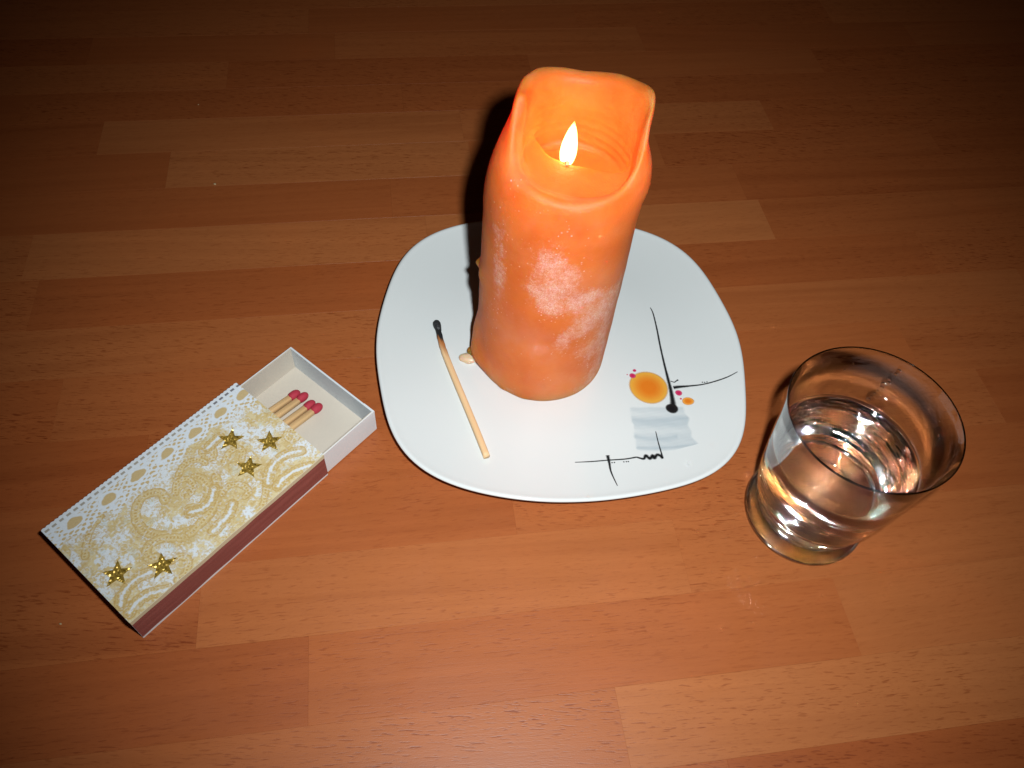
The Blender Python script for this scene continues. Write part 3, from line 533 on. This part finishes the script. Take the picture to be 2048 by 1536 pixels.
for pts in whites.values():
    d, s = cdist(pts); d = d + .4 * (n3 - .5) + .25 * (n4 - .5); img = mixc(img, TAN, (1 - sst(d, 1.5, 1.8)) * .8); img = mixc(img, WHT, (1 - sst(d, .2, .5)) * .9); img = mixc(img, OCH, (1 - sst(np.abs(d - 1.35), .08, .2)) * .7)
    img = mixc(img, OCH, (1 - sst(np.abs(d - .8), .1, .2)) * (np.cos(s * 2 * PI / .7) > 0) * .6)
# lace border
lb = np.interp(gu, lace[:, 0], lace[:, 1]); Lm = 1 - sst(gv, lb - .15, lb + .25)
li = np.ones(gu.shape + (3,)) * WHT
per = 1.75; wx = gu + .9 * (n5 - .5) + .7 * (n2 - .5); wy = gv + .7 * (n1 - .5) + .5 * (n2 - .5); aa = (wx + wy * 1.5) / per / 1.25; bb = (wx - wy * 1.5) / per / 1.25
ca = aa - np.round(aa); cb = bb - np.round(bb); dot = (1 - sst(np.hypot(ca, cb) + .25 * (n3 - .5) + .2 * (n4 - .5), .27, .38)) * sst(n2, .12, .3)
ph_ = np.minimum.reduce([np.abs(gu - h[0]) for h in hearts])
li = mixc(li, OCH * .35 + TAN * .65, dot * sst(gv, 1.9, 2.3) * .9)
for h in hearts:
    dx = (gu - h[0]) / 1.9; dy = (gv - h[1]) / 1.45; dx, dy = dx * .8 + dy * .5, dy * .9 - dx * .35; hd = np.hypot(dx + .35 * dy * dy, dy) + .3 * (n2 - .5); li = mixc(li, WHT, 1 - sst(hd, 1.35, 1.5)); li = mixc(li, TAN * .7 + OCH * .3, (1 - sst(hd + .15 * (n3 - .5), .82, 1.0)) * .92)
dash = (np.abs(((gu / 1.95) % 1) - .5) < .30) * (1 - sst(np.abs(gv - .95), .25, .42)); dcol = np.where((gu > 50)[..., None], np.array([.10, .08, .09]), np.array([.30, .25, .18])); li = mixc(li, dcol, dash * .85)
img = img * (1 - Lm[..., None]) + li * Lm[..., None]
fs = vnoise(.26, .26, 8) - .5; img *= (1 + .10 * fs)[..., None]; img = mixc(img, WHT, sst(vnoise(.45, .45, 18), .66, .85) * .4 * (1 - Lm)); img = mixc(img, OCH, sst(vnoise(.4, .4, 28), .70, .85) * .35 * (1 - Lm))
# lid mesh (card sheet with a scalloped far edge), slightly bowed
lift_ = .10 * np.sin(gu / BL * PI) * np.sin(gv / BW * PI) + .05 * (vnoise(12, 12, 77) - .5)
ev = gv.copy(); ev[:, 0] = -.10 - .22 * np.abs(np.sin(gu[:, 0] * PI / 1.15))
Vt = np.stack([gu * MM, -ev * MM, (BH + lift_) * MM], -1).reshape(-1, 3); idx = np.arange(GU * GV).reshape(GU, GV)
Ft = np.stack([idx[:-1, :-1], idx[:-1, 1:], idx[1:, 1:], idx[1:, :-1]], -1).reshape(-1, 4)
me = bpy.data.meshes.new('printed_paper'); me.from_pydata(Vt.tolist(), [], Ft.tolist()); me.update(); vcol(me, 'ink', img.reshape(-1, 3))
npp = NT('printed_paper'); a_ = npp.n('ShaderNodeVertexColor', {'layer_name': 'ink'}); tcp = npp.coord()
npp.bs(Base_Color=a_.outputs[0], Roughness=.5); npp.bump(npp.noise(tcp, 900, 3), .15, .0001)
link('printed_paper', me, npp.m, mb, True)
bx('lid', 0.05, BL - .05, 0.05, BW - .05, BH - .55, BH - .06, CARD)
bx('base_panel', 0.1, BL - .1, 0.1, BW - .1, .05, .45, CARD)
bx('side_panel', 0.05, BL - .05, 0.05, .45, .47, BH - .57, CARD)
bx('side_panel', 0.05, BL - .05, BW - .45, BW - .05, .47, BH - .57, CARD)
ns = NT('striker_coating'); tcs = ns.coord()
sv = ns.n('ShaderNodeVectorMath', {'operation': 'MULTIPLY'}); ns.set(sv.inputs[0], tcs); sv.inputs[1].default_value = (60, 300, 900)
ns.bs(Base_Color=ns.mix(ns.ramp(ns.noise(sv.outputs[0], 1, 4, .6), .35, .75), (.215, .055, .045, 1), (.290, .085, .070, 1)), Roughness=.6); ns.bump(ns.noise(tcs, 2500, 2), .5, .0002)
# striker strip, edges slightly wavy
def strip(name, x0, x1, y, zb, zt, mat, wav, seed, th=.12):
    r = random.Random(seed); N = 60; V = []; F = []
    for i in range(N + 1):
        x = x0 + (x1 - x0) * i / N; a = wav * mn.noise(Vector((x * .12, seed, 0))); b_ = wav * mn.noise(Vector((x * .12, seed + 9, 0)))
        for yy in (y, y + th):
            V.append((x * MM, -yy * MM, (zb + a) * MM)); V.append((x * MM, -yy * MM, (zt + b_) * MM))
    for i in range(N):
        k = 4 * i; F += [(k, k + 1, k + 5, k + 4), (k + 2, k + 6, k + 7, k + 3), (k + 1, k + 3, k + 7, k + 5), (k, k + 4, k + 6, k + 2)]
    F += [(0, 2, 3, 1), (4 * N, 4 * N + 1, 4 * N + 3, 4 * N + 2)]
    return link(name, mesh(name, V, F), mat, mb)
strip('striker', .1, BL - .1, BW - .04, 1.1, 9.5, ns.m, .35, 1)
strip('paper_fold', .05, BL - .05, BW - .03, 9.35, BH + .02, paper('cream_paper', (.60, .52, .34)), .3, 5, .2)
# drawer
D0, D1 = 20.6, 78.9; DT = 9.75
dr = boxo('drawer', D0, D1, -(BW - .75), -.75, .50, .95, BEIGE, mb, .02)
def dpart(name, u0_, u1, v0, v1, z0, z1, mat, c=.03): return boxo(name, u0_, u1, -v1, -v0, z0, z1, mat, dr, c)
dpart('side_wall', D0, D1, .55, .78, .5, DT, CARD); dpart('side_wall', D0, D1, BW - .78, BW - .55, .5, DT, CARD)
dpart('wall_lining', D0 + .4, D1 - .55, .80, 1.05, .97, DT - .03, BEIGE); dpart('wall_lining', D0 + .4, D1 - .55, BW - 1.05, BW - .80, .97, DT - .03, BEIGE)
dpart('end_wall', D0, D0 + .5, .80, BW - .80, .97, DT, CARD)
GREYC = paper('grey_white_card', (.62, .67, .70))
dpart('end_wall', D1 - .52, D1, .80, BW - .80, .97, DT + .05, GREYC)
dpart('corner_tab', D1 - .02, D1 + .14, BW - 4.4, BW - .50, .6, DT - .02, CARD)
# glitter stars
nst = NT('gold_glitter'); tcg = nst.coord()
vg = nst.n('ShaderNodeTexVoronoi', None, Vector=tcg, Scale=2600.0); oi = nst.n('ShaderNodeObjectInfo')
nrm = nst.n('ShaderNodeVectorMath', {'operation': 'SUBTRACT'}); nst.set(nrm.inputs[0], vg.outputs['Color']); nrm.inputs[1].default_value = (.5, .5, .5)
nsc = nst.n('ShaderNodeVectorMath', {'operation': 'SCALE'}); nst.set(nsc.inputs[0], nrm.outputs[0]); nsc.inputs['Scale'].default_value = 1.1
gn = nst.n('ShaderNodeNewGeometry'); add = nst.n('ShaderNodeVectorMath', {'operation': 'ADD'}); nst.set(add.inputs[0], gn.outputs['Normal']); nst.set(add.inputs[1], nsc.outputs[0])
nn = nst.n('ShaderNodeVectorMath', {'operation': 'NORMALIZE'}); nst.set(nn.inputs[0], add.outputs[0]); nst.set(nst.b.inputs['Normal'], nn.outputs[0])
nst.bs(Base_Color=nst.mix(nst.math('MULTIPLY', vg.outputs['Distance'], .6), (.50, .33, .06, 1), (.34, .19, .025, 1)), Metallic=.45, Roughness=.32)
for (c, t) in stars:
    d = math.atan2(t[1] - c[1], t[0] - c[0]); R = 3.55; V = []; F = []
    for z in (0, .12):
        for i in range(10):
            a = d + i * PI / 5; r = R if i % 2 == 0 else R * .43
            V.append((r * math.cos(a) * MM, -r * math.sin(a) * MM, z * MM))
    V.append((0, 0, .12 * MM))
    for i in range(10): F.append((i, (i + 1) % 10, 10 + (i + 1) % 10, 10 + i)); F.append((10 + i, 10 + (i + 1) % 10, 20))
    o = link('star', mesh('star', V, F), nst.m, mb); o.location = (c[0] * MM, -c[1] * MM, (BH + .16) * MM)
mb.rotation_euler = (0, 0, BA)

# ---------------------------------------------------------------- matches
nm = NT('match_wood'); tcm = nm.coord()
sv = nm.n('ShaderNodeVectorMath', {'operation': 'MULTIPLY'}); nm.set(sv.inputs[0], tcm); sv.inputs[1].default_value = (60, 2200, 2200)
nm.bs(Base_Color=nm.mix(nm.noise(sv.outputs[0], 1, 3), (.66, .40, .17, 1), (.78, .54, .28, 1)), Roughness=.6)
nh = NT('match_head'); tch = nh.coord(); nh.bs(Base_Color=nh.mix(nh.noise(tch, 1500, 3), (.33, .014, .032, 1), (.44, .028, .055, 1)), Roughness=.75); nh.bump(nh.noise(tch, 2600, 3), .5, .0002)
def tube_x(name, sec, seg=12, sq=.0, mat=None, parent=None):    # sections (x, cy, cz, r) along x
    V = []; F = []
    for x, cy, cz, r in sec:
        for k in range(seg):
            a = 2 * PI * (k + .5) / seg; c, s = math.cos(a), math.sin(a); q = 1 / max(abs(c), abs(s)); rr = r * ((1 - sq) + sq * q)
            V.append((x * MM, (cy + rr * c) * MM, (cz + rr * s) * MM))
    for i in range(len(sec) - 1):
        for k in range(seg): F.append((seg * i + k, seg * i + seg + k, seg * i + seg + (k + 1) % seg, seg * i + (k + 1) % seg))
    F.append(tuple(range(seg))); F.append(tuple(range(len(V) - 1, len(V) - seg - 1, -1)))
    me = mesh(name, V, F); return link(name, me, mat, parent, True)
def head_sections(x0, L, r, z):
    return [(x0 + L * t, 0, z, max(.02, r * q)) for t, q in ((0, .62), (.06, .80), (.2, .95), (.4, 1.0), (.6, .97), (.78, .82), (.9, .58), (.97, .32), (1.0, .04))]
mlabels = ['unused crimson-tipped match, uppermost of the four in the drawer, touching its right-hand neighbour',
           'unused crimson-tipped match, second from the top of the drawer, resting against the uppermost one',
           'unused crimson-tipped match, third from the top, left stick of the lower pair in the drawer',
           'unused crimson-tipped match nearest the striker side of the drawer, its head lowest of the four']
heads = [(72.9, 9.7, 62.8, 8.75), (73.9, 12.0, 62.2, 11.3), (73.4, 15.5, 62.2, 14.8), (74.0, 17.8, 62.8, 17.2)]
first = None
for i, (hu, hv, eu, evv) in enumerate(heads):
    R2 = lambda u, v: Vector((BX[0] + u * math.cos(BA) + v * math.sin(BA), BX[1] + u * math.sin(BA) - v * math.cos(BA)))
    tip = R2(hu, hv); d = (tip - R2(eu, evv)).normalized(); tail = tip - d * 49
    if first is None:
        mt = empty('match', (0, 0, 0)); tube_x('stick', [(0, 0, 0, 0.92), (20, .03, 0, 0.92), (46.6, 0, 0, 0.92)], 16, .75, nm.m, mt); tube_x('head', head_sections(45.2, 3.6, 1.30, 0.1), 20, 0, nh.m, mt); first = mt
    else:
        mt = first.copy(); COL.objects.link(mt)
        for ch in list(first.children): c = ch.copy(); COL.objects.link(c); c.parent = mt
    mt.children[0 if 'head' in mt.children[0].name else 1].scale = (1, [1.05, .97, 1.0, 1.08][i], [1.0, 1.06, .95, 1.0][i])
    mt.location = Vector((tail.x, tail.y, 1.0 + 1.0)) * MM; mt.rotation_euler = (random.uniform(-.4, .4) * 0, -.008, math.atan2(d.y, d.x))
    tag(mt, mlabels[i], 'match', 'unused matches in the open drawer')
# burnt match lying on the plate
h0 = plate_world(-38.6, 7.7); e0 = plate_world(-22.55, -40.1); dd = (e0 - h0); Lm_ = dd.length; zh = plate_z(-38.6, 7.7); ze = plate_z(-22.55, -40.1)
bmq = empty('burnt_match', Vector((h0.x, h0.y, zh + 1.0)) * MM); bmq.rotation_euler = (0, -math.atan2(ze - zh, Lm_), math.atan2(dd.y, dd.x))
tag(bmq, 'burnt match with black charred head lying on the white plate left of the candle', 'match')
nb = NT('burnt_stick'); tcb = nb.coord(); sx = nb.n('ShaderNodeSeparateXYZ'); nb.set(sx.inputs[0], tcb)
sv = nb.n('ShaderNodeVectorMath', {'operation': 'MULTIPLY'}); nb.set(sv.inputs[0], tcb); sv.inputs[1].default_value = (60, 1800, 1800); ws = nb.noise(sv.outputs[0], 1, 3)
xx = nb.math('ADD', sx.outputs[0], nb.math('MULTIPLY', nb.math('SUBTRACT', ws, .5), .006)); xx = nb.math('ADD', xx, nb.math('MULTIPLY', sx.outputs[1], -1.6))
wc = nb.mix(ws, (.70, .42, .20, 1), (.80, .56, .32, 1)); wc = nb.mix(nb.ramp(xx, .0095, .0165), (.42, .15, .04, 1), wc); wc = nb.mix(nb.ramp(xx, .0070, .0098), (.012, .012, .013, 1), wc)
nb.bs(Base_Color=wc, Roughness=.6); nb.bump(ws, .3, .0002)
secs = []
for i in range(40):
    x = 2.0 + (Lm_ - 2.0) * i / 39; bend = .9 * math.exp(-((x) / 7) ** 2) - .15 * math.sin(x / 9); r = .92 if x > 12 else .80 + .12 * (x / 12) - .06 * math.sin(x * 1.9)
    secs.append((x, bend - .75, .05 * math.sin(x / 6), r))
tube_x('stick', secs, 16, .65, nb.m, bmq)
ncq = NT('charred_head'); tcc = ncq.coord(); ncq.bs(Base_Color=ncq.mix(ncq.noise(tcc, 1500, 3), (.010, .010, .012, 1), (.035, .037, .04, 1)), Roughness=.55); ncq.bump(ncq.noise(tcc, 1700, 4), .8, .0004)
tube_x('head', [(x + .2, y, .1, r) for x, y, r in ((-.95, .25, .05), (-.8, .25, .55), (-.3, .22, 1.0), (.4, .2, 1.2), (1.3, .15, 1.18), (2.3, .1, 1.0), (3.4, .0, .82))], 18, 0, ncq.m, bmq)

# ---------------------------------------------------------------- crumbs on the wood
nk = simple('crumb', (.45, .32, .17), .8)
for i, (x, y, r, lab) in enumerate([(-112.3, 218.1, .48, 'pale bread crumb on the wood, largest crumb, upper left behind the matchbox'), (-131.7, 261.5, .3, 'tiny pale crumb on the dark wood farthest toward the upper left'), (-102.4, 59.5, .34, 'tiny pale crumb on the wood below the left end of the matchbox')]):
    o = lump('crumb', (x, y, r * .5), (r, r * .8, r * .6), nk, None, i * 3.3, sub=2, amp=.5); tag(o, lab, 'crumb', 'crumbs scattered on the table')
